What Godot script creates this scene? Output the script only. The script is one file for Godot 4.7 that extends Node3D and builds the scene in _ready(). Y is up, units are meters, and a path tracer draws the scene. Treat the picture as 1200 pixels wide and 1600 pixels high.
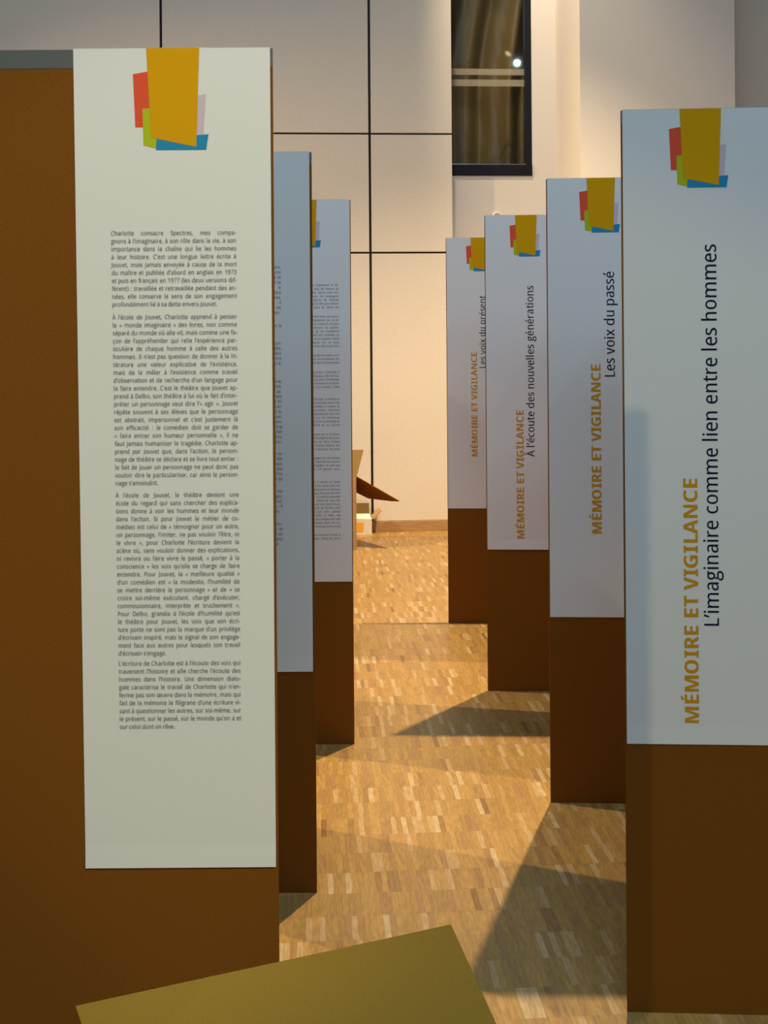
extends Node3D
# Exhibition hall: two rows of triangular cardboard totems on a mosaic parquet floor.
# Room frame: x to the right, y up, -z away from the camera towards the panelled back wall.

const F := 1808.0            # focal length in pixels of the 1200 x 1600 frame
const EYE := 1.511
const YAW := -0.06628
const ROLL := -0.0075
const FACE := 0.485          # width of a display panel
const WING := 0.6            # depth of its folded back wing
const TALL := 2.0

var rng := RandomNumberGenerator.new()
var M := {}
var used := {}
var font_regular: SystemFont
var font_bold: SystemFont

# ------------------------------------------------------------------ helpers
func lin(r: float, g: float, b: float) -> Color:
	return Color(r, g, b).linear_to_srgb()

func mat(c: Color, rough := 0.8, metal := 0.0) -> StandardMaterial3D:
	var m := StandardMaterial3D.new()
	m.albedo_color = c
	m.roughness = rough
	m.metallic = metal
	return m

func noise_tex(freq: float, lo: float, hi: float, seed_at: int, size := 512, octaves := 4) -> NoiseTexture2D:
	var n := FastNoiseLite.new()
	n.seed = seed_at
	n.frequency = freq
	n.fractal_octaves = octaves
	var t := NoiseTexture2D.new()
	t.width = size
	t.height = size
	t.seamless = true
	t.noise = n
	var g := Gradient.new()
	g.set_color(0, Color(lo, lo, lo))
	g.set_color(1, Color(hi, hi, hi))
	t.color_ramp = g
	return t

func grained(m: StandardMaterial3D, tex: Texture2D, scale: Vector3) -> StandardMaterial3D:
	m.albedo_texture = tex
	m.uv1_triplanar = true
	m.uv1_world_triplanar = true
	m.uv1_scale = scale
	return m

func new_st() -> SurfaceTool:
	var st := SurfaceTool.new()
	st.begin(Mesh.PRIMITIVE_TRIANGLES)
	st.set_smooth_group(-1)
	return st

# a quad whose corners run clockwise seen from its front
func quad(st: SurfaceTool, a: Vector3, b: Vector3, c: Vector3, d: Vector3) -> void:
	for v in [a, b, c, a, c, d]:
		st.add_vertex(v)

func box(st: SurfaceTool, lo: Vector3, hi: Vector3) -> void:
	var p := func(i: int, j: int, k: int) -> Vector3:
		return Vector3(hi.x if i else lo.x, hi.y if j else lo.y, hi.z if k else lo.z)
	quad(st, p.call(0, 1, 1), p.call(1, 1, 1), p.call(1, 0, 1), p.call(0, 0, 1))
	quad(st, p.call(1, 1, 0), p.call(0, 1, 0), p.call(0, 0, 0), p.call(1, 0, 0))
	quad(st, p.call(0, 1, 0), p.call(0, 1, 1), p.call(0, 0, 1), p.call(0, 0, 0))
	quad(st, p.call(1, 1, 1), p.call(1, 1, 0), p.call(1, 0, 0), p.call(1, 0, 1))
	quad(st, p.call(0, 1, 0), p.call(1, 1, 0), p.call(1, 1, 1), p.call(0, 1, 1))
	quad(st, p.call(0, 0, 1), p.call(1, 0, 1), p.call(1, 0, 0), p.call(0, 0, 0))

# box with small chamfers on the four front edges (front = +z)
func panel_box(st: SurfaceTool, lo: Vector3, hi: Vector3, c: float) -> void:
	var z := hi.z
	var a := [Vector3(lo.x + c, hi.y - c, z), Vector3(hi.x - c, hi.y - c, z), Vector3(hi.x - c, lo.y + c, z), Vector3(lo.x + c, lo.y + c, z)]
	var b := [Vector3(lo.x, hi.y, z - c), Vector3(hi.x, hi.y, z - c), Vector3(hi.x, lo.y, z - c), Vector3(lo.x, lo.y, z - c)]
	var d := [Vector3(lo.x, hi.y, lo.z), Vector3(hi.x, hi.y, lo.z), Vector3(hi.x, lo.y, lo.z), Vector3(lo.x, lo.y, lo.z)]
	quad(st, a[0], a[1], a[2], a[3])
	for i in 4:
		var j := (i + 1) % 4
		quad(st, b[i], b[j], a[j], a[i])
		quad(st, d[i], d[j], b[j], b[i])
	quad(st, d[1], d[0], d[3], d[2])

# upright prism over a convex plan polygon given clockwise seen from above (x, z)
func prism(st: SurfaceTool, plan: Array, y0: float, y1: float) -> void:
	var n := plan.size()
	for i in n:
		var p: Vector2 = plan[i]
		var q: Vector2 = plan[(i + 1) % n]
		quad(st, Vector3(q.x, y1, q.y), Vector3(p.x, y1, p.y), Vector3(p.x, y0, p.y), Vector3(q.x, y0, q.y))
	for i in range(1, n - 1):
		var a: Vector2 = plan[0]
		var b: Vector2 = plan[i]
		var c: Vector2 = plan[i + 1]
		for v in [Vector3(a.x, y1, a.y), Vector3(b.x, y1, b.y), Vector3(c.x, y1, c.y)]:
			st.add_vertex(v)
		for v in [Vector3(a.x, y0, a.y), Vector3(c.x, y0, c.y), Vector3(b.x, y0, b.y)]:
			st.add_vertex(v)

# a flat sheet of thickness t over a convex polygon in space (clockwise seen from the front)
func sheet(st: SurfaceTool, pts: Array, t: float) -> void:
	var nrm: Vector3 = (pts[2] - pts[0]).cross(pts[1] - pts[0]).normalized()
	var n := pts.size()
	var back := []
	for p in pts:
		back.append(p - nrm * t)
	for i in range(1, n - 1):
		for v in [pts[0], pts[i], pts[i + 1]]:
			st.add_vertex(v)
		for v in [back[0], back[i + 1], back[i]]:
			st.add_vertex(v)
	for i in n:
		var j := (i + 1) % n
		quad(st, back[i], back[j], pts[j], pts[i])

# a flat printed polygon facing +z (points clockwise seen from the front)
func flat(st: SurfaceTool, pts: Array, z: float) -> void:
	for i in range(1, pts.size() - 1):
		for p in [pts[0], pts[i], pts[i + 1]]:
			st.add_vertex(Vector3(p.x, p.y, z))

func lathe(st: SurfaceTool, prof: Array, seg := 24) -> void:
	for i in prof.size() - 1:
		var p: Vector2 = prof[i]
		var q: Vector2 = prof[i + 1]
		for k in seg:
			var a := TAU * k / seg
			var b := TAU * (k + 1) / seg
			quad(st, Vector3(q.x * cos(a), q.y, q.x * sin(a)), Vector3(q.x * cos(b), q.y, q.x * sin(b)), Vector3(p.x * cos(b), p.y, p.x * sin(b)), Vector3(p.x * cos(a), p.y, p.x * sin(a)))

func numbered(called: String) -> String:
	var n: int = used.get(called, 0)
	used[called] = n + 1
	return called if n == 0 else "%s_%03d" % [called, n]

func obj(called: String, st: SurfaceTool, m: Material, parent: Node = self) -> MeshInstance3D:
	st.generate_normals()
	return place(called, st.commit(), m, parent)

func place(called: String, mesh: Mesh, m: Material, parent: Node = self) -> MeshInstance3D:
	var o := MeshInstance3D.new()
	o.name = numbered(called) if parent == self else called
	o.mesh = mesh
	o.material_override = m
	parent.add_child(o, true)
	return o

func thing(called: String, label: String, category: String, at := Vector3.ZERO, turn := 0.0, group := "") -> Node3D:
	var o := Node3D.new()
	o.name = numbered(called)
	add_child(o)
	o.position = at
	o.rotation.y = turn
	return tag(o, label, category, group)

func tag(o: Node3D, label: String, category: String, group := "") -> Node3D:
	o.set_meta("label", label)
	o.set_meta("category", category)
	if group:
		o.set_meta("group", group)
	return o

func struct(called: String, st: SurfaceTool, m: Material, label := "") -> MeshInstance3D:
	var o := obj(called, st, m)
	o.set_meta("kind", "structure")
	if label:
		o.set_meta("label", label)
	return o

# ------------------------------------------------------------------ lettering
const PX := 40
var glyph_base := {}
var words := {}

func word_mesh(text: String, bold: bool) -> TextMesh:
	var key := text + ("|b" if bold else "|r")
	if words.has(key):
		return words[key]
	var t := TextMesh.new()
	t.font = font_bold if bold else font_regular
	t.font_size = PX
	t.pixel_size = 1.0 / PX        # one em = one unit
	t.depth = 0.0
	t.curve_step = 3.0
	t.horizontal_alignment = HORIZONTAL_ALIGNMENT_LEFT
	t.vertical_alignment = VERTICAL_ALIGNMENT_BOTTOM
	t.text = text
	words[key] = t
	return t

func width_of(text: String, bold := false) -> float:   # in em
	var f := font_bold if bold else font_regular
	return f.get_string_size(text, HORIZONTAL_ALIGNMENT_LEFT, -1, PX).x / PX

func baseline(bold := false) -> float:
	if not glyph_base.has(bold):
		glyph_base[bold] = word_mesh("H", bold).get_aabb().position.y
	return glyph_base[bold]

# one line of upright text from x0 to x1 (justified when full), baseline at y
func text_line(st: SurfaceTool, text: String, x0: float, x1: float, y: float, z: float, em: float, sx: float, full: bool) -> void:
	var parts := text.split(" ", false)
	var total := 0.0
	for w in parts:
		total += width_of(w) * em * sx
	var gap := 0.22 * em * sx
	var squeeze := 1.0
	if full and parts.size() > 1:
		gap = (x1 - x0 - total) / (parts.size() - 1)
		if gap < 0.12 * em:
			squeeze = (x1 - x0) / (total + 0.16 * em * (parts.size() - 1))
			gap = 0.16 * em * squeeze
	var x := x0
	for w in parts:
		var tm := word_mesh(w, false)
		st.append_from(tm, 0, Transform3D(Basis.from_scale(Vector3(em * sx * squeeze, em, 1.0)), Vector3(x, y - baseline() * em, z)))
		x += width_of(w) * em * sx * squeeze + gap

# a line of text running upwards, its baseline at x (letters point left), from y0 to y0 + length
func upward_text(called: String, text: String, bold: bool, x: float, y0: float, length: float, em: float, z: float, m: Material, parent: Node) -> void:
	var tm := word_mesh(text, bold)
	var box_of := tm.get_aabb()
	var sx := length / box_of.size.x
	var b := Basis(Vector3(0, sx, 0), Vector3(-em, 0, 0), Vector3(0, 0, 1))
	var st := SurfaceTool.new()
	st.begin(Mesh.PRIMITIVE_TRIANGLES)
	st.append_from(tm, 0, Transform3D(b, Vector3(x + baseline(bold) * em, y0 - box_of.position.x * sx, z)))
	place(called, st.commit(), m, parent)

# ------------------------------------------------------------------ display panels
func totem(label: String, corner: Vector3, right_anchor: bool, turn: float) -> Node3D:
	# corner: the front base corner beside the aisle; the wing folds back at the other end
	var half := FACE / 2.0
	var side := -1.0 if right_anchor else 1.0
	var local := Vector3(-half * side, 0, 0)
	var at := corner - local.rotated(Vector3.UP, turn)
	var t := thing("display_panel", label, "display panel", at, turn, "folded cardboard display panels along the aisle")
	var th := 0.006
	var st := new_st()
	box(st, Vector3(-half, 0, -th), Vector3(half, TALL - 0.032, 0))
	obj("front_board", st, M.totem_card, t)
	var wx := half * side
	var ws := new_st()
	box(ws, Vector3(minf(wx, wx - th * side), 0, -WING), Vector3(maxf(wx, wx - th * side), TALL - 0.032, -th))
	obj("wing_board", ws, M.totem_card, t)
	var rs := new_st()
	box(rs, Vector3(-half, TALL - 0.032, -th - 0.001), Vector3(half, TALL, 0.0005))
	obj("top_rail", rs, M.rail, t)
	var rw := new_st()
	box(rw, Vector3(minf(wx, wx - th * side), TALL - 0.032, -WING), Vector3(maxf(wx, wx - th * side), TALL, -th - 0.001))
	obj("top_rail", rw, M.rail, t)
	return t

# paper banner hung over the top edge; returns it with its left edge x
func banner(t: Node3D, left: float, width: float, length: float, taper := 0.0, curl := 0.0) -> MeshInstance3D:
	var st := new_st()
	var nx := 8
	var ny := 36
	var z0 := 0.0006
	var p := func(i: int, j: int, back: bool) -> Vector3:
		var v := float(j) / ny
		var u := float(i) / nx
		var x0 := left + taper * v
		var x := x0 + (left + width - x0) * u
		var y := TALL + 0.002 - length * v
		var lift := clampf((v - 0.968) / 0.032, 0.0, 1.0)
		var z := z0 + 0.0006 + lift * lift * (0.0012 + curl * sin(PI * u))
		if back:
			z -= 0.0005
		return Vector3(x, y, z)
	for i in nx:
		for j in ny:
			quad(st, p.call(i, j, false), p.call(i + 1, j, false), p.call(i + 1, j + 1, false), p.call(i, j + 1, false))
			quad(st, p.call(i + 1, j, true), p.call(i, j, true), p.call(i, j + 1, true), p.call(i + 1, j + 1, true))
	for j in ny:
		quad(st, p.call(0, j, true), p.call(0, j, false), p.call(0, j + 1, false), p.call(0, j + 1, true))
		quad(st, p.call(nx, j, false), p.call(nx, j, true), p.call(nx, j + 1, true), p.call(nx, j + 1, false))
	for i in nx:
		quad(st, p.call(i, ny, false), p.call(i + 1, ny, false), p.call(i + 1, ny, true), p.call(i, ny, true))
	# folded over the top rail
	box(st, Vector3(left, TALL + 0.0014, -0.007), Vector3(left + width, TALL + 0.002, z0 + 0.0006))
	var o := obj("banner", st, M.paper, t)
	o.set_meta("label", "long white paper banner with coloured emblem")
	emblem(o, left)
	return o

func emblem(parent: Node, left: float) -> void:
	# corner points in millimetres from the banner's top left corner, clockwise
	var shapes := [
		["emblem_patch", M.ink_red, [[102, 43], [127.5, 38.5], [131, 134], [105.6, 134]], 0.0],
		["emblem_patch", M.ink_lilac, [[213.5, 80], [227, 78], [222, 149], [209, 152]], 0.0],
		["emblem_patch", M.ink_green, [[118, 102.5], [134, 100.5], [142.5, 150], [141.5, 170], [119.5, 165]], 0.00015],
		["emblem_patch", M.ink_blue, [[142, 153], [230.8, 146.7], [226.7, 173], [140.6, 173]], 0.0003],
		["emblem_patch", M.ink_ochre, [[125.3, -1.5], [216, -1.5], [209.7, 168.3], [132.2, 151.6]], 0.00045]]
	for s in shapes:
		var st := new_st()
		var pts := []
		for q in s[2]:
			pts.append(Vector2(left + q[0] / 1000.0, TALL - q[1] / 1000.0))
		flat(st, pts, 0.0015 + s[3])
		obj(s[0], st, s[1], parent)

func title_banner(label: String, corner: Vector3, subtitle: String, t0: float, s0: float, s_len: float, dx := 0.0, curl := 0.0) -> void:
	var t := totem(label, corner, false, -0.12)
	var left := -FACE / 2.0 + 0.003
	var b := banner(t, left, 0.337, 1.406, 0.0, curl)
	var bottom := TALL + 0.002 - 1.406
	upward_text("title", "MÉMOIRE ET VIGILANCE", true, left + 0.155 + dx, bottom + t0, 0.54, 0.0425, 0.0021, M.ink_title, b)
	upward_text("subtitle", subtitle, false, left + 0.2 + dx, bottom + s0, s_len, 0.0445, 0.0021, M.ink_navy, b)

# paragraphs: arrays of lines; tops: y of the first baseline of each paragraph below the banner top
func text_banner(label: String, corner: Vector3, inset: float, taper: float, paras: Array, tops: Array, x0: float, x1: float, dx: float, sx: float, em: float, pitch: float) -> void:
	var t := totem(label, corner, true, YAW)
	var right := FACE / 2.0 - inset
	var left := right - 0.337
	var b := banner(t, left, 0.337, 1.404, taper)
	for i in paras.size():
		var st := SurfaceTool.new()
		st.begin(Mesh.PRIMITIVE_TRIANGLES)
		var lines: Array = paras[i]
		for k in lines.size():
			var down: float = tops[i] + k * pitch
			var a := left + x0 + dx * down
			text_line(st, lines[k], a, left + x1 + dx * 0.25 * down, TALL - down, 0.0021, em, sx, k < lines.size() - 1)
		place("paragraph", st.commit(), M.ink_grey, b)

# ------------------------------------------------------------------ lamps
func spotlight(label: String, at: Vector3, aim: Vector3, c: Color, energy: float, angle: float, soft: float, size: float, glow := 6.0) -> void:
	var t := thing("ceiling_spotlight", label, "lamp", at)
	t.set_meta("group", "spotlights on the ceiling")
	var dir := (aim - at).normalized()
	var head := Basis.looking_at(dir, Vector3.UP if absf(dir.y) < 0.99 else Vector3.FORWARD) * Basis(Vector3.RIGHT, PI / 2)
	# housing axis along local -y = dir after the turn
	var st := new_st()
	lathe(st, [Vector2(0.0, 0.19), Vector2(0.05, 0.19), Vector2(0.07, 0.16), Vector2(0.07, 0.01), Vector2(0.064, 0.01), Vector2(0.06, 0.06), Vector2(0.0, 0.07)])
	var h := obj("housing", st, M.black_metal, t)
	h.basis = Basis(Quaternion(Vector3.DOWN, dir))
	var ls := new_st()
	lathe(ls, [Vector2(0.0, 0.045), Vector2(0.058, 0.045), Vector2(0.058, 0.05), Vector2(0.0, 0.05)])
	var em := mat(Color(0.9, 0.9, 0.9), 0.4)
	em.emission_enabled = true
	em.emission = c
	em.emission_energy_multiplier = glow
	var l := obj("lens", ls, em, t)
	l.basis = h.basis
	var sp := new_st()
	box(sp, Vector3(-0.012, 0.1, -0.012), Vector3(0.012, 6.6 - at.y, 0.012))
	obj("stem", sp, M.black_metal, t)
	var s := SpotLight3D.new()
	s.name = "light"
	t.add_child(s)
	s.basis = Basis.looking_at(dir, Vector3.UP if absf(dir.y) < 0.99 else Vector3.FORWARD)
	s.position = dir * 0.0
	s.light_color = c
	s.light_energy = energy
	s.spot_angle = angle
	s.spot_angle_attenuation = soft
	s.spot_range = 25.0
	s.spot_attenuation = 2.0
	s.light_size = size
	s.shadow_enabled = true

# ------------------------------------------------------------------ scene
func _ready() -> void:
	rng.seed = 20240
	# camera
	var cam := Camera3D.new()
	cam.name = "camera"
	cam.projection = Camera3D.PROJECTION_FRUSTUM
	cam.near = 0.05
	cam.far = 100.0
	cam.size = 0.05 * 1600.0 / F
	cam.frustum_offset = Vector2(0, -280.0 * 0.05 / F)
	add_child(cam)
	cam.position = Vector3(0, EYE, 0)
	cam.basis = Basis(Vector3.UP, YAW) * Basis(Vector3.BACK, ROLL)
	cam.current = true
	# environment
	var env := Environment.new()
	env.background_mode = Environment.BG_COLOR
	env.background_color = Color(0.01, 0.012, 0.02)
	env.tonemap_mode = Environment.TONE_MAPPER_LINEAR
	env.tonemap_exposure = 1.0
	env.sdfgi_enabled = true
	env.ssao_enabled = true
	env.ssil_enabled = true
	var we := WorldEnvironment.new()
	we.name = "environment"
	we.environment = env
	add_child(we)

	materials()

	# lamps and added fill lights
	var warm := lin(1.0, 0.72, 0.42)
	spotlight("warm ceiling spotlight above the right row near the back wall", Vector3(1.70, 6.32, -5.92), Vector3(1.15, 0, -5.95), warm, 65.0, 39.0, 0.7, 0.04)
	spotlight("warm ceiling spotlight far to the left", Vector3(-5.73, 6.32, -6.41), Vector3(1.4, 0.0, -6.2), warm, 62.0, 31.0, 0.7, 0.04)
	spotlight("warm ceiling spotlight behind the camera on the left", Vector3(-5.25, 6.32, 1.40), Vector3(-0.5, 1.9, -1.5), lin(1.0, 0.82, 0.42), 17.0, 7.6, 0.5, 0.06)
	spotlight("added narrow warm fill spotlight behind the camera on the right wall side", Vector3(3.5, 6.32, 2.0), Vector3(-0.42, 1.15, -1.95), lin(1.0, 0.82, 0.46), 31.0, 7.0, 0.6, 0.06)  # added fill lamp, there to brighten the nearest left panel
	spotlight("greenish white ceiling spotlight behind the camera on the right", Vector3(3.76, 6.29, 2.5), Vector3(1.2, 1.0, -6.0), lin(0.7, 1.0, 0.88), 1.2, 40.0, 1.0, 0.03, 14.0)
	spotlight("warm ceiling downlight beside the window", Vector3(0.75, 6.32, -7.7), Vector3(2.2, 2.9, -8.8), lin(1.0, 0.8, 0.56), 17.0, 21.0, 0.8, 0.06)
	fill_panel("added cool white fill panel hanging farthest behind the camera", Vector3(0.2, 5.7, 4.6), Vector3(0.4, 1.3, -2.5), Vector2(5.0, 1.6), 11.5)
	fill_panel("added cool white fill panel hanging above the camera", Vector3(0.3, 6.05, 0.6), Vector3(0.5, 1.0, -4.5), Vector2(3.6, 0.8), 7.2)
	fill_panel("added cool white fill panel hanging above the middle of the aisle", Vector3(-0.4, 6.05, -2.4), Vector3(0.6, 1.0, -7.5), Vector2(3.6, 0.8), 8.5)

	room()
	parquet()
	totems()
	cartons()

func materials() -> void:
	var fine := noise_tex(0.09, 0.86, 1.0, 3)
	var fleck := noise_tex(0.02, 0.9, 1.0, 5)
	font_regular = SystemFont.new()
	font_regular.font_names = PackedStringArray(["Droid Sans"])
	font_bold = SystemFont.new()
	font_bold.font_names = PackedStringArray(["Droid Sans"])
	font_bold.font_weight = 700
	M.totem_card = grained(mat(lin(0.215, 0.082, 0.011), 0.85), fine, Vector3(5, 5, 5))
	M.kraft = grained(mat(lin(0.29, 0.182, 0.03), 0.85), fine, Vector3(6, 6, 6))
	M.shaded_card = grained(mat(lin(0.2, 0.13, 0.045), 0.85), fine, Vector3(6, 6, 6))  # card darkened: shade of the raised carton flap is in this colour
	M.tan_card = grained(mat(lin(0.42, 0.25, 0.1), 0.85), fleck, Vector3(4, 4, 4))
	M.white_card = mat(lin(0.72, 0.66, 0.58), 0.7)
	M.yellow_print = mat(lin(0.75, 0.4, 0.03), 0.6)
	M.rail = mat(lin(0.11, 0.12, 0.12), 0.45, 0.3)
	M.paper = mat(lin(0.72, 0.74, 0.74), 0.75)
	M.ink_red = mat(lin(0.72, 0.095, 0.045), 0.6)
	M.ink_green = mat(lin(0.42, 0.5, 0.02), 0.6)
	M.ink_blue = mat(lin(0.025, 0.25, 0.48), 0.6)
	M.ink_lilac = mat(lin(0.6, 0.5, 0.59), 0.6)
	M.ink_ochre = mat(lin(0.66, 0.34, 0.004), 0.6)
	M.ink_title = mat(lin(0.6, 0.29, 0.012), 0.6)
	M.ink_navy = mat(lin(0.01, 0.01, 0.04), 0.6)
	M.ink_grey = mat(lin(0.2, 0.195, 0.19), 0.7)
	for k in M:
		if k in ["totem_card", "kraft", "shaded_card"] or (k as String).begins_with("ink"):
			M[k].metallic_specular = 0.15
	M.black_metal = mat(lin(0.015, 0.015, 0.018), 0.4)
	M.frame = mat(lin(0.008, 0.008, 0.012), 0.5)
	M.frame.metallic_specular = 0.25
	M.wall_panel = grained(mat(lin(0.72, 0.66, 0.56), 0.75), noise_tex(0.03, 0.96, 1.0, 9), Vector3(3, 3, 3))
	M.hall_wall = mat(lin(0.3, 0.29, 0.28), 0.9)
	M.hall_ceiling = mat(lin(0.12, 0.12, 0.13), 0.9)
	M.joint = mat(lin(0.012, 0.01, 0.014), 0.9)
	M.plaster = grained(mat(lin(0.68, 0.63, 0.56), 0.85), noise_tex(0.12, 0.95, 1.0, 11), Vector3(5, 5, 5))
	M.white_paint = mat(lin(0.7, 0.68, 0.64), 0.85)
	M.oak_trim = grained(mat(lin(0.5, 0.29, 0.12), 0.5), noise_tex(0.02, 0.8, 1.0, 13), Vector3(0.6, 8, 8))
	M.curtain = grained(mat(lin(0.17, 0.115, 0.03), 0.5), fleck, Vector3(6, 6, 6))
	var g := mat(Color(0.2, 0.21, 0.2, 0.06), 0.02)
	g.transparency = BaseMaterial3D.TRANSPARENCY_ALPHA
	M.glass = g
	var fr := mat(Color(0.68, 0.64, 0.54, 0.4), 0.7)
	fr.transparency = BaseMaterial3D.TRANSPARENCY_ALPHA
	M.frost = fr

func fill_panel(label: String, at: Vector3, aim: Vector3, size: Vector2, energy: float) -> void:
	# added unseen cool fill panel high up, tilted towards the back wall
	var t := thing("added_fill_panel", label, "lamp", at)
	t.set_meta("group", "added cool fill panels under the ceiling")
	t.basis = Basis.looking_at((aim - at).normalized(), Vector3.UP)
	var st := new_st()
	box(st, Vector3(-size.x / 2 - 0.05, -size.y / 2 - 0.05, 0.02), Vector3(size.x / 2 + 0.05, size.y / 2 + 0.05, 0.1))
	obj("housing", st, M.black_metal, t)
	var cool := lin(0.70, 0.93, 1.12)
	var em := mat(Color(0.9, 0.9, 0.9), 0.5)
	em.emission_enabled = true
	em.emission = cool
	em.emission_energy_multiplier = 0.3
	var ds := new_st()
	box(ds, Vector3(-size.x / 2, -size.y / 2, 0.008), Vector3(size.x / 2, size.y / 2, 0.02))
	obj("diffuser", ds, em, t)
	var rods := new_st()
	box(rods, Vector3(-0.01, 0, 0.1), Vector3(0.01, 0.02, 0.3))
	obj("bracket", rods, M.black_metal, t)
	var l := AreaLight3D.new()
	l.name = "light"
	t.add_child(l)
	l.area_size = size
	l.light_color = cool
	l.light_energy = energy
	l.area_range = 30.0
	l.area_attenuation = 2.0
	l.shadow_enabled = true

const BACK := -8.78          # face of the panelled wall
const RECESS := -8.90        # face of the recessed wall with the window
const TOP := 6.6

func room() -> void:
	# panelled back wall: dark backing with cream panels in front of it
	var st := new_st()
	box(st, Vector3(-7.5, 0, -9.1), Vector3(1.113, TOP, BACK - 0.02))
	var wb := struct("wall_back", st, M.joint, "panelled wall behind the display panels")
	var cols := [-7.5]
	var x := 0.485 - 1.565 * 5
	while x < 1.0:
		if x > -7.3:
			cols.append(x)
		x += 1.565
	cols.append(1.1225)
	var rows := [0.078, 2.12, 3.025, 5.06, 5.965, TOP]
	for i in cols.size() - 1:
		for j in rows.size() - 1:
			var ps := new_st()
			panel_box(ps, Vector3(cols[i] + 0.0095, rows[j] + (0.007 if j else 0.002), BACK - 0.019), Vector3(cols[i + 1] - 0.0095, rows[j + 1] - 0.007, BACK), 0.002)
			obj("wall_panel", ps, M.wall_panel, wb)
	# baseboard
	var bs := new_st()
	panel_box(bs, Vector3(-7.5, 0.0, BACK - 0.02), Vector3(1.113, 0.078, BACK + 0.006), 0.002)
	struct("baseboard_back", bs, M.oak_trim)
	# recessed plaster wall with the window opening
	var wx0 := 0.8
	var wx1 := 1.754
	var wy0 := 2.723
	var wy1 := 5.2
	var rs := new_st()
	box(rs, Vector3(1.113, 0, -9.1), Vector3(5.0, wy0, RECESS))
	box(rs, Vector3(wx1, wy0, -9.1), Vector3(5.0, wy1, RECESS))
	box(rs, Vector3(1.113, wy1, -9.1), Vector3(5.0, TOP, RECESS))
	struct("wall_recess", rs, M.plaster, "smooth cream wall around the window")
	var b2 := new_st()
	panel_box(b2, Vector3(1.113, 0.0, RECESS - 0.01), Vector3(1.945, 0.078, RECESS + 0.014), 0.002)
	struct("baseboard_recess", b2, M.oak_trim)
	# pillar standing out from the recessed wall
	var ps2 := new_st()
	box(ps2, Vector3(1.945, 0, -8.95), Vector3(3.069, TOP, -8.1))
	struct("wall_pillar", ps2, M.plaster, "broad plaster pillar right of the window")
	# window
	var w := Node3D.new()
	w.name = "window_1"
	add_child(w)
	w.set_meta("kind", "structure")
	w.set_meta("label", "dark framed window with two frosted stripes and brown curtain behind")
	var fs := new_st()
	panel_box(fs, Vector3(1.113, wy0, RECESS - 0.09), Vector3(wx1, wy0 + 0.085, RECESS + 0.012), 0.003)
	panel_box(fs, Vector3(wx1 - 0.047, wy0 + 0.085, RECESS - 0.09), Vector3(wx1, wy1, RECESS + 0.004), 0.003)
	panel_box(fs, Vector3(1.113, wy1 - 0.06, RECESS - 0.09), Vector3(wx1 - 0.047, wy1, RECESS + 0.004), 0.003)
	obj("window_frame", fs, M.frame, w)
	var bead := new_st()
	box(bead, Vector3(1.113, wy0 + 0.085, RECESS - 0.03), Vector3(wx1 - 0.047, wy0 + 0.094, RECESS - 0.008))
	obj("glazing_bead", bead, mat(lin(0.25, 0.22, 0.2), 0.25, 0.9), w)
	var gs := new_st()
	box(gs, Vector3(1.10, wy0 + 0.085, RECESS - 0.046), Vector3(wx1 - 0.047, wy1 - 0.06, RECESS - 0.04))
	obj("pane", gs, M.glass, w)
	for y in [[3.513, 3.561], [3.425, 3.477]]:
		var ss := new_st()
		box(ss, Vector3(1.10, y[0], RECESS - 0.0395), Vector3(wx1 - 0.05, y[1], RECESS - 0.0388))
		obj("frosted_stripe", ss, M.frost, w)
	# reveal behind the window so that nothing shines in
	var ob := new_st()
	box(ob, Vector3(0.4, 2.2, -9.75), Vector3(2.4, 5.6, -9.65))
	box(ob, Vector3(0.4, 2.2, -9.65), Vector3(0.5, 5.6, -9.1))
	box(ob, Vector3(2.3, 2.2, -9.65), Vector3(2.4, 5.6, -9.1))
	box(ob, Vector3(0.5, 2.2, -9.65), Vector3(2.3, 2.3, -9.1))
	box(ob, Vector3(0.5, 5.5, -9.65), Vector3(2.3, 5.6, -9.1))
	struct("wall_outer", ob, M.white_paint)
	curtain()
	# small round fixture on the wall under the window
	var ring := new_st()
	lathe(ring, [Vector2(0.0, 0.012), Vector2(0.021, 0.012), Vector2(0.024, 0.02), Vector2(0.03, 0.024), Vector2(0.035, 0.018), Vector2(0.036, 0.0), Vector2(0.0, 0.0)], 28)
	var ro := obj("wall_button", ring, M.white_card)
	ro.rotation.x = PI / 2
	ro.position = Vector3(1.474, 2.405, RECESS)
	tag(ro, "small pale round fixture on the wall under the window", "wall fixture")
	# remaining shell
	var lw := new_st()
	box(lw, Vector3(-7.7, 0, -9.1), Vector3(-7.5, TOP, 7.0))
	struct("wall_left", lw, M.hall_wall)
	var rw := new_st()
	box(rw, Vector3(5.0, 0, -9.1), Vector3(5.2, TOP, 7.0))
	struct("wall_right", rw, M.hall_wall)
	var fw := new_st()
	box(fw, Vector3(-7.7, 0, 7.0), Vector3(5.2, TOP, 7.2))
	struct("wall_front", fw, M.hall_wall)
	var ce := new_st()
	box(ce, Vector3(-7.7, TOP, -9.1), Vector3(5.2, TOP + 0.2, 7.2))
	struct("ceiling", ce, M.hall_ceiling)

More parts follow.
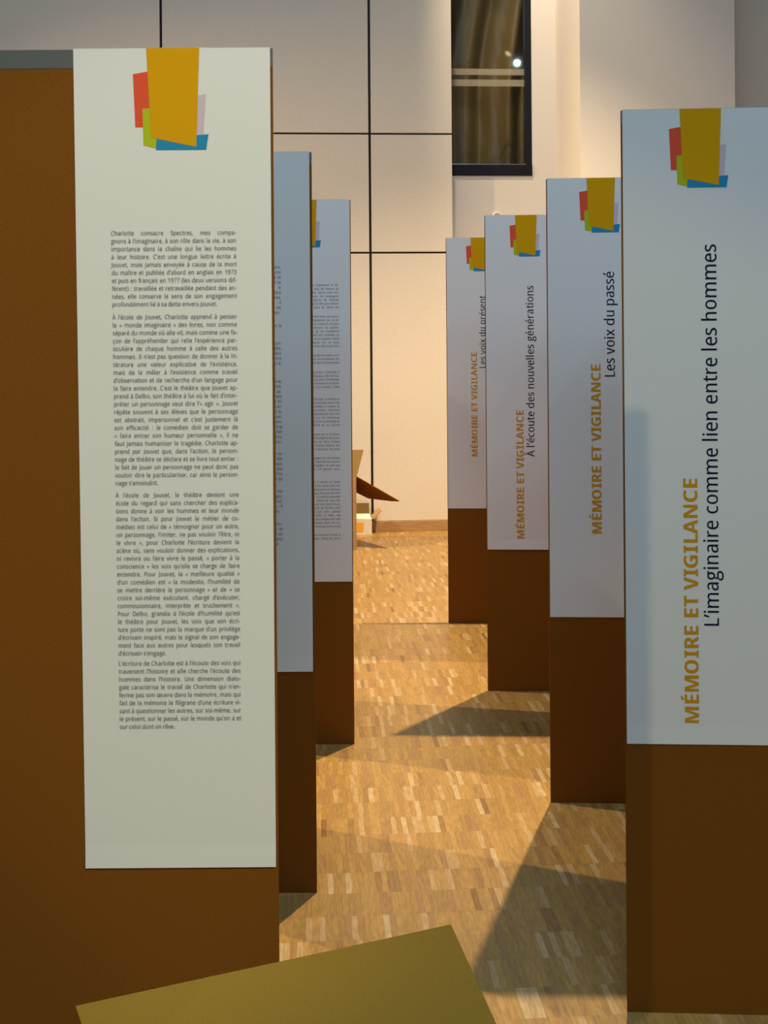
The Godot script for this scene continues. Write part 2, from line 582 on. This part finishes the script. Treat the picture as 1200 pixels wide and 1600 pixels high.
func curtain() -> void:
	var st := SurfaceTool.new()
	st.begin(Mesh.PRIMITIVE_TRIANGLES)
	st.set_smooth_group(0)
	var n := FastNoiseLite.new()
	n.seed = 4
	n.frequency = 0.9
	var nx := 120
	var ny := 40
	var p := func(i: int, j: int) -> Vector3:
		var x := 0.7 + 1.35 * i / nx
		var y := 2.35 + 3.1 * j / ny
		var sway := 0.16 * maxf(0.0, y - 3.35) * sin((y - 3.3) * 1.3)
		var ph := (x - sway + 0.03 * sin(y * 1.4)) * 17.0
		var z := 0.055 * sin(ph) + 0.02 * sin(ph * 2.3 + y * 0.5) + 0.03 * n.get_noise_2d(x * 3.0, y)
		return Vector3(x, y, -9.24 + z)
	for i in nx:
		for j in ny:
			quad(st, p.call(i, j + 1), p.call(i + 1, j + 1), p.call(i + 1, j), p.call(i, j))
	# rear face, a little behind
	for i in nx:
		for j in ny:
			var o := Vector3(0, 0, -0.003)
			quad(st, p.call(i + 1, j + 1) + o, p.call(i, j + 1) + o, p.call(i, j) + o, p.call(i + 1, j) + o)
	var c := obj("curtain", st, M.curtain)
	tag(c, "olive brown curtain hanging in folds behind the window glass", "curtain")

# ------------------------------------------------------------------ floor
func parquet() -> void:
	var fl := new_st()
	box(fl, Vector3(-7.7, -0.2, -9.1), Vector3(5.2, -0.006, 7.2))
	var base := struct("floor", fl, mat(lin(0.06, 0.035, 0.015), 0.8), "oak mosaic parquet floor laid in parallel rows of small fingers")
	# plain oak beyond the part of the floor that the photograph shows
	var x0 := -2.6
	var x1 := 3.4
	var d0 := -0.6
	var d1 := 8.9
	var grain := noise_tex(0.02, 0.82, 1.0, 21, 512, 3)
	var plain := grained(mat(lin(0.41, 0.25, 0.075), 0.38), grain, Vector3(9, 9, 1.6))
	var rest := new_st()
	box(rest, Vector3(-7.5, -0.006, -9.0), Vector3(x0, 0.0, 7.0))
	box(rest, Vector3(x1, -0.006, -9.0), Vector3(5.0, 0.0, 7.0))
	box(rest, Vector3(x0, -0.006, -d0), Vector3(x1, 0.0, 7.0))
	var ro := obj("parquet_field", rest, plain, base)
	ro.set_meta("kind", "stuff")
	# tones of the fingers (linear base colours)
	var tones := []
	for k in 6:
		var v := 0.90 + 0.04 * k
		tones.append([lin(0.41 * v, 0.25 * v, 0.075 * v), 13.0])
	tones.append([lin(0.37, 0.215, 0.08), 7.0])
	tones.append([lin(0.32, 0.185, 0.065), 4.0])
	tones.append([lin(0.49, 0.335, 0.15), 9.0])
	tones.append([lin(0.54, 0.4, 0.2), 4.5])
	tones.append([lin(0.25, 0.14, 0.05), 0.7])
	var total := 0.0
	for q in tones:
		total += q[1]
	var mats := []
	for q in tones:
		mats.append(grained(mat(q[0], 0.38), grain, Vector3(9, 9, 1.6)))
	var many := grained(mat(Color.WHITE, 0.38), grain, Vector3(9, 9, 1.6))
	many.vertex_color_use_as_albedo = true
	var w := 0.0165
	var l := 0.12
	var gap := 0.0001
	var verts := PackedVector3Array()
	var norms := PackedVector3Array()
	var cols := PackedColorArray()
	var idx := PackedInt32Array()
	var near := []
	var row := 0
	var d := d0
	var cy := cos(YAW)
	var sy := sin(-YAW)
	while d < d1:
		var shift := rng.randf() * w
		var x := x0 + shift - w
		var end := minf(d + l, d1)
		while x < x1:
			var pick := rng.randf() * total
			var k := 0
			while pick > tones[k][1]:
				pick -= tones[k][1]
				k += 1
			var lo := Vector3(maxf(x, x0) + gap, -0.006, -end + gap)
			var hi := Vector3(minf(x + w, x1) - gap, -rng.randf() * 0.00012, -d - gap)
			var c := (lo + hi) / 2.0
			# where the photograph shows this finger
			var depth := -c.z * cy + c.x * sy
			var seen := false
			if depth > 1.0:
				var px := 600.0 + F * (c.x * cy + c.z * sy) / depth
				var py := 520.0 + F * EYE / depth
				seen = px > 500.0 and px < 975.0 and py > 1265.0 and py < 1590.0
				if px < 770.0 and py > 1445.0 + (704.0 - px) * 0.217 and px < 704.0 + (py - 1445.0) * 0.46:
					seen = false
				if px < 704.0 and py > 1440.0:
					seen = false
				if px > 855.0 and py < 1300.0:
					seen = false
			if seen:
				near.append([depth, lo, hi, k])
			else:
				finger(verts, norms, cols, idx, lo, hi, (tones[k][0] as Color).srgb_to_linear())
			x += w
		d += l
		row += 1
	near.sort_custom(func(a, b): return a[0] < b[0])
	var shared := {}
	for i in near.size():
		var lo: Vector3 = near[i][1]
		var hi: Vector3 = near[i][2]
		var k: int = near[i][3]
		if i < 300:
			var size := hi - lo
			var key := "%d %d" % [roundi(size.x * 1e5), roundi(size.z * 1e5)]
			if not shared.has(key):
				var st := new_st()
				panel_top(st, Vector3(size.x, 0.006, size.z))
				st.generate_normals()
				shared[key] = st.commit()
			var o := place("parquet_finger", shared[key], mats[k], base)
			o.position = Vector3((lo.x + hi.x) / 2, hi.y, (lo.z + hi.z) / 2)
		else:
			finger(verts, norms, cols, idx, lo, hi, (tones[k][0] as Color).srgb_to_linear())
	var arr := []
	arr.resize(Mesh.ARRAY_MAX)
	arr[Mesh.ARRAY_VERTEX] = verts
	arr[Mesh.ARRAY_NORMAL] = norms
	arr[Mesh.ARRAY_COLOR] = cols
	arr[Mesh.ARRAY_INDEX] = idx
	var am := ArrayMesh.new()
	am.add_surface_from_arrays(Mesh.PRIMITIVE_TRIANGLES, arr)
	var stuff := place("parquet_fingers", am, many, base)
	stuff.set_meta("kind", "stuff")

func panel_top(st: SurfaceTool, s: Vector3) -> void:
	box(st, Vector3(-s.x / 2, -s.y, -s.z / 2), Vector3(s.x / 2, 0, s.z / 2))

func finger(verts: PackedVector3Array, norms: PackedVector3Array, cols: PackedColorArray, idx: PackedInt32Array, lo: Vector3, hi: Vector3, c: Color) -> void:
	var q := [
		[Vector3(lo.x, hi.y, lo.z), Vector3(hi.x, hi.y, lo.z), Vector3(hi.x, hi.y, hi.z), Vector3(lo.x, hi.y, hi.z), Vector3.UP],
		[Vector3(lo.x, hi.y, hi.z), Vector3(hi.x, hi.y, hi.z), Vector3(hi.x, lo.y, hi.z), Vector3(lo.x, lo.y, hi.z), Vector3.BACK],
		[Vector3(lo.x, hi.y, lo.z), Vector3(lo.x, hi.y, hi.z), Vector3(lo.x, lo.y, hi.z), Vector3(lo.x, lo.y, lo.z), Vector3.LEFT],
		[Vector3(hi.x, hi.y, hi.z), Vector3(hi.x, hi.y, lo.z), Vector3(hi.x, lo.y, lo.z), Vector3(hi.x, lo.y, hi.z), Vector3.RIGHT]]
	for f in q:
		var b := verts.size()
		for i in 4:
			verts.append(f[i])
			norms.append(f[4])
			cols.append(c)
		idx.append_array(PackedInt32Array([b, b + 1, b + 2, b, b + 2, b + 3]))

# ------------------------------------------------------------------ the totems
func totems() -> void:
	title_banner("display panel lettered L'imaginaire comme lien entre les hommes, nearest on the right", Vector3(0.698, 0, -2.527), "L’imaginaire comme lien entre les hommes", 0.048, 0.263, 0.842, 0.003)
	title_banner("display panel lettered Les voix du passé, second on the right", Vector3(0.768, 0, -3.669), "Les voix du passé", 0.269, 0.77, 0.335, 0.011)
	title_banner("display panel lettered À l'écoute des nouvelles générations, third on the right", Vector3(0.748, 0, -4.834), "À l’écoute des nouvelles générations", 0.046, 0.39, 0.718, 0.0, 0.004)
	title_banner("display panel lettered Les voix du présent, farthest on the right", Vector3(0.722, 0, -5.982), "Les voix du présent", 0.27, 0.729, 0.375)
	var p1 := [
		["Charlotte consacre Spectres, mes compa-", "gnons à l’imaginaire, à son rôle dans la vie, à son", "importance dans la chaîne qui lie les hommes", "à leur histoire. C’est une longue lettre écrite à", "Jouvet, mais jamais envoyée à cause de la mort", "du maître et publiée d’abord en anglais en 1973", "et puis en français en 1977 (les deux versions dif-", "fèrent) : travaillée et retravaillée pendant des an-", "nées, elle conserve le sens de son engagement", "profondément lié à sa dette envers Jouvet."],
		["À l’école de Jouvet, Charlotte apprend à penser", "le « monde imaginaire » des livres, non comme", "séparé du monde où elle vit, mais comme une fa-", "çon de l’appréhender qui relie l’expérience par-", "ticulière de chaque homme à celle des autres", "hommes. Il n’est pas question de donner à la lit-", "térature une valeur explicative de l’existence,", "mais de la mêler à l’existence comme travail", "d’observation et de recherche d’un langage pour", "la faire entendre. C’est le théâtre que Jouvet ap-", "prend à Delbo, son théâtre à lui où le fait d’inter-", "préter un personnage veut dire l’« agir ». Jouvet", "répète souvent à ses élèves que le personnage", "est abstrait, impersonnel et c’est justement là", "son efficacité : le comédien doit se garder de", "« faire entrer son humeur personnelle », il ne", "faut jamais humaniser la tragédie. Charlotte ap-", "prend par Jouvet que, dans l’action, le person-", "nage de théâtre se déclare et se livre tout entier :", "le fait de jouer un personnage ne peut donc pas", "vouloir dire le particulariser, car ainsi le person-", "nage s’amoindrit."],
		["À l’école de Jouvet, le théâtre devient une", "école du regard qui sans chercher des explica-", "tions donne à voir les hommes et leur monde", "dans l’action. Si pour Jouvet le métier de co-", "médien est celui de « témoigner pour un autre,", "un personnage, l’imiter, ne pas vouloir l’être, ni", "le vivre », pour Charlotte l’écriture devient la", "scène où, sans vouloir donner des explications,", "ni revivre ou faire vivre le passé, « porter à la", "conscience » les voix qu’elle se charge de faire", "entendre. Pour Jouvet, la « meilleure qualité »", "d’un comédien est « la modestie, l’humilité de", "se mettre derrière le personnage » et de « se", "croire soi-même exécutant, chargé d’exécuter,", "commissionnaire, interprète et truchement ».", "Pour Delbo, grandie à l’école d’humilité qu’est", "le théâtre pour Jouvet, les voix que son écri-", "ture porte ne sont pas la marque d’un privilège", "d’écrivain inspiré, mais le signal de son engage-", "ment face aux autres pour lesquels son travail", "d’écrivain s’engage."],
		["L’écriture de Charlotte est à l’écoute des voix qui", "traversent l’histoire et elle cherche l’écoute des", "hommes dans l’histoire. Une dimension dialo-", "gale caractérise le travail de Charlotte qui n’en-", "ferme pas son œuvre dans la mémoire, mais qui", "fait de la mémoire le filigrane d’une écriture vi-", "sant à questionner les autres, sur soi-même, sur", "le présent, sur le passé, sur le monde qu’on a et", "sur celui dont on rêve."]]
	var em := 0.0104
	var sx := 0.183 / (width_of("profondément lié à sa dette envers Jouvet.") * em)
	var k := 1.0 / 911.6
	text_banner("display panel with a long grey text, nearest on the left", Vector3(-0.056, 0, -1.991), 0.004, 0.011, p1,
		[(369.5 - 79) * k, (500.5 - 79) * k, (778.5 - 79) * k, (1041.0 - 79) * k], 0.0625 - 0.0035, 0.2765, 0.0105, sx, em, 12.33 * k)
	# the second and third on the left: only the ends of their lines show
	var base := []
	for p in p1:
		base.append_array(p)
	var ends2 := [["ement,", "l’autre", "de et", "la vie", "en, le", "dans", "vants,", "lui à", "à ces", "est sûr"], ["par la", "vante,"], ["quon-", "pable,", "celui", "vivre", "de re-", "à des"], ["hisme,", "ments,", "et ap-", "l’ami", "la fin", "en en-", "et du", "à pui-", "toyou", "à rang", "mais", "alors,", "retour", "aven."], ["con ne-", "à elle", "grace,", "est dist", "la fois", "et les", "re."], ["a, elle", "reggio-", "serait,", "du 19", "s redis"], ["relho-", "est de", "ce ad-", "comme", "de gé-"]]
	var k2 := 1.0 / 578.0
	var tops2 := []
	for y in [419.0, 510.0, 537.5, 597.0, 710.0, 768.5, 819.5]:
		tops2.append((y - 238.0) * k2)
	text_banner("display panel with grey text, second on the left, half hidden by the nearest", Vector3(0.015, 0, -3.131), 0.006, 0.0, filled(ends2, base, 0.205, em, sx), tops2, 0.055, 0.258, 0.0035, sx, em, 7.85 * k2)
	var ends3 := [["l’espérance, le dé-", "au, long de l’œuvre de", "textes, vertus mais sur-", "et avec les compagnes", "ses figures de femmes", "qui arrête pour enfant,", "de la place de Marie est", "de pages."], ["l’important mots, qui seront", "enveloppement par la dé-", "Pour rester en mouche", "continuent les girafes,", "toute qui les maintenant", "avant est Charlotte, sa", "et de la pression étude", "importance, sur sa sujet", "mémoire, elle va plus loin", "avec « ressemblances »."], ["que qu’elle dit avant, pour", "en sa mouvement, les", "pas des choses pensées", "de convoi."], ["en commun « Charlotte à", "à l’époque, elle voit l’au-", "elle poursuit, d’interprète", "trouvée et mon destin", "tout ne l’ « revue », l’aide", "les manuscrits des cahiers"], ["l’Europe, Le théâtre et", "avait tout vécu à fait", "à Lambert, à travers, le", "les prières, cherchant", "remplacements des voix", "présence sur les remarques", "mort par un échange de", "étudiants et un journal", "sentiment passé."], ["à dépasse de la pratique,", "témoignera de prison", "la rue de Paris, bureau", "où, l’histoire debout, elle", "politique, les parts", "libres."], ["pages, les documents", "mais elle est tout au-", "compagne ne sont pas", "à une grande chan-", "pas l’un d’eux qui, tous"], ["noter à rendre un autre", "raconter après avoir dé-", "conséquence la à l’époque", "que, Elle a pris de mots", "et à un maître ensemble", "l’Été, même est sans dé-", "à pouvoir livre, dans les pa-", "aventure de l’amitié, mais", "ce temps qui s’est précisé", "dans ordre à cette, ces", "et les critiques ont tant", "traduisait. Dans ces mo-", "tout le temps de la sienne", "rencontre impossible."], ["à mon souvenir la vraie, à", "regarder. Notre cet savoir", "une et qu’il ne fait pas"]]
	var k3 := 1.0 / 425.0
	var tops3 := []
	for y in [447.0, 496.0, 556.5, 583.0, 625.0, 680.0, 717.0, 754.5, 837.0]:
		tops3.append((y - 313.0) * k3)
	text_banner("display panel with grey text, third on the left, beside the open carton", Vector3(0.162, 0, -4.252), 0.003, 0.0, filled(ends3, base, 0.208, em, sx), tops3, 0.086, 0.2945, 0.003, sx, em, 5.79 * k3)
	# a fourth stands on the left behind the third; the photograph shows its shadow across the floor
	totem("plain display panel hidden behind the third on the left", Vector3(0.15, 0, -5.42), true, YAW)

# hidden beginnings of lines are filled with words of the first text
func filled(ends: Array, base: Array, room_for: float, em: float, sx: float) -> Array:
	var out := []
	var n := 0
	for para in ends:
		var lines := []
		for i in para.size():
			var e: String = para[i]
			var words_in: PackedStringArray = (base[(n * 7 + 3) % base.size()] as String).split(" ", false)
			var s := ""
			for wd in words_in:
				var trial := (s + " " + wd).strip_edges()
				if (width_of(trial + " " + e) * em * sx) > room_for * 1.02:
					break
				s = trial
			lines.append((s + " " + e).strip_edges() if i < para.size() - 1 or ends.size() < 8 else e)
			n += 1
		out.append(lines)
	return out

# ------------------------------------------------------------------ cartons
func cartons() -> void:
	# open carton at the lower edge of the picture with one broad flap folded out
	var c := thing("open_carton", "olive kraft carton flap in the foreground, in front of the nearest left display panel", "box", Vector3(0.0, 0.0, -1.1))
	var o := Vector3(0, 0, 1.1)
	var st := new_st()
	sheet(st, [Vector3(-0.351, 0.514, -1.747) + o, Vector3(0.219, 0.578, -1.813) + o, Vector3(0.277, 0.569, -1.313) + o, Vector3(-0.229, 0.517, -1.425) + o], 0.006)
	obj("flap", st, M.kraft, c)
	var h0 := Vector3(-0.229, 0.511, -1.425) + o
	var h1 := Vector3(0.277, 0.563, -1.313) + o
	var back := Vector3(h1.z - h0.z, 0, -(h1.x - h0.x)).normalized() * -0.42
	var g0 := Vector3(h0.x, 0.511, h0.z) + back
	var g1 := Vector3(h1.x, 0.52, h1.z) + back
	var ring := [h0, h1, g1, g0]
	for i in 4:
		var a: Vector3 = ring[i]
		var b: Vector3 = ring[(i + 1) % 4]
		var ws := new_st()
		sheet(ws, [b, a, Vector3(a.x, 0, a.z), Vector3(b.x, 0, b.z)], 0.006)
		obj("side", ws, M.kraft, c)
	var bs := new_st()
	sheet(bs, [Vector3(g0.x, 0.008, g0.z), Vector3(h0.x, 0.008, h0.z), Vector3(h1.x, 0.008, h1.z), Vector3(g1.x, 0.008, g1.z)], 0.006)
	obj("bottom", bs, M.kraft, c)

	# tall open carton by the back wall
	var at := Vector3(0.05, 0, -8.3)
	var t := thing("open_carton", "tall brown open carton by the back wall behind the left display panels", "box", at)
	var lo := Vector3(-0.2, 0, -8.4) - at
	var hi := Vector3(0.333, 0.51, -8.05) - at
	var bd := new_st()
	box(bd, Vector3(lo.x, 0, hi.z - 0.006), Vector3(hi.x, hi.y, hi.z))
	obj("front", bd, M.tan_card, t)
	var b2 := new_st()
	box(b2, Vector3(lo.x, 0, lo.z), Vector3(hi.x, hi.y, lo.z + 0.006))
	obj("back", b2, M.tan_card, t)
	var b3 := new_st()
	box(b3, Vector3(lo.x, 0, lo.z + 0.006), Vector3(lo.x + 0.006, hi.y, hi.z - 0.006))
	obj("side", b3, M.tan_card, t)
	var b4 := new_st()
	box(b4, Vector3(hi.x - 0.006, 0, lo.z + 0.006), Vector3(hi.x, hi.y, hi.z - 0.006))
	obj("side", b4, M.tan_card, t)
	var b5 := new_st()
	box(b5, Vector3(lo.x + 0.006, 0, lo.z + 0.006), Vector3(hi.x - 0.006, 0.006, hi.z - 0.006))
	obj("bottom", b5, M.tan_card, t)
	# flap rising from the front edge, its shade put into the colour
	var f1 := new_st()
	sheet(f1, [Vector3(-0.25, 0.68, -8.3) - at, Vector3(0.397, 0.672, -8.3) - at, Vector3(0.335, 0.51, -8.05) - at, Vector3(-0.2, 0.51, -8.05) - at], 0.005)
	obj("flap", f1, M.shaded_card, t)
	# flap folded out and down on the right
	var f2 := new_st()
	sheet(f2, [Vector3(0.335, 0.51, -8.05) - at, Vector3(0.625, 0.347, -7.956) - at, Vector3(0.575, 0.334, -8.062) - at, Vector3(0.428, 0.319, -8.32) - at, Vector3(0.334, 0.362, -8.37) - at], 0.005)
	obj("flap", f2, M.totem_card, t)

	# small white printed carton in the corner behind it
	var at2 := Vector3(0.36, 0, -8.7)
	var s := thing("small_carton", "small white carton with a yellow print on the floor at the back wall", "box", at2)
	var l2 := Vector3(0.2, 0, -8.765) - at2
	var h2 := Vector3(0.473, 0.115, -8.66) - at2
	var q := new_st()
	box(q, l2, h2)
	obj("body", q, M.white_card, s)
	var yl := new_st()
	flat(yl, [Vector2(l2.x + 0.02, 0.09), Vector2(0.412 - at2.x, 0.09), Vector2(0.408 - at2.x, 0.018), Vector2(l2.x + 0.02, 0.018)], h2.z + 0.001)
	obj("yellow_print", yl, M.yellow_print, s)
	var fb := new_st()
	sheet(fb, [Vector3(0.2, 0.222, -8.76) - at2, Vector3(0.458, 0.222, -8.76) - at2, Vector3(0.458, 0.145, -8.745) - at2, Vector3(0.2, 0.145, -8.745) - at2], 0.004)
	obj("flap", fb, M.shaded_card, s)
	var fw := new_st()
	sheet(fw, [Vector3(0.2, 0.145, -8.742) - at2, Vector3(0.458, 0.145, -8.742) - at2, Vector3(0.473, 0.115, -8.66) - at2, Vector3(0.2, 0.125, -8.66) - at2], 0.004)
	obj("lid", fw, M.white_card, s)
	var fr := new_st()
	sheet(fr, [Vector3(0.53, 0.19, -8.745) - at2, Vector3(0.545, 0.178, -8.66) - at2, Vector3(0.47, 0.112, -8.655) - at2, Vector3(0.46, 0.118, -8.74) - at2], 0.004)
	obj("flap", fr, M.tan_card, s)
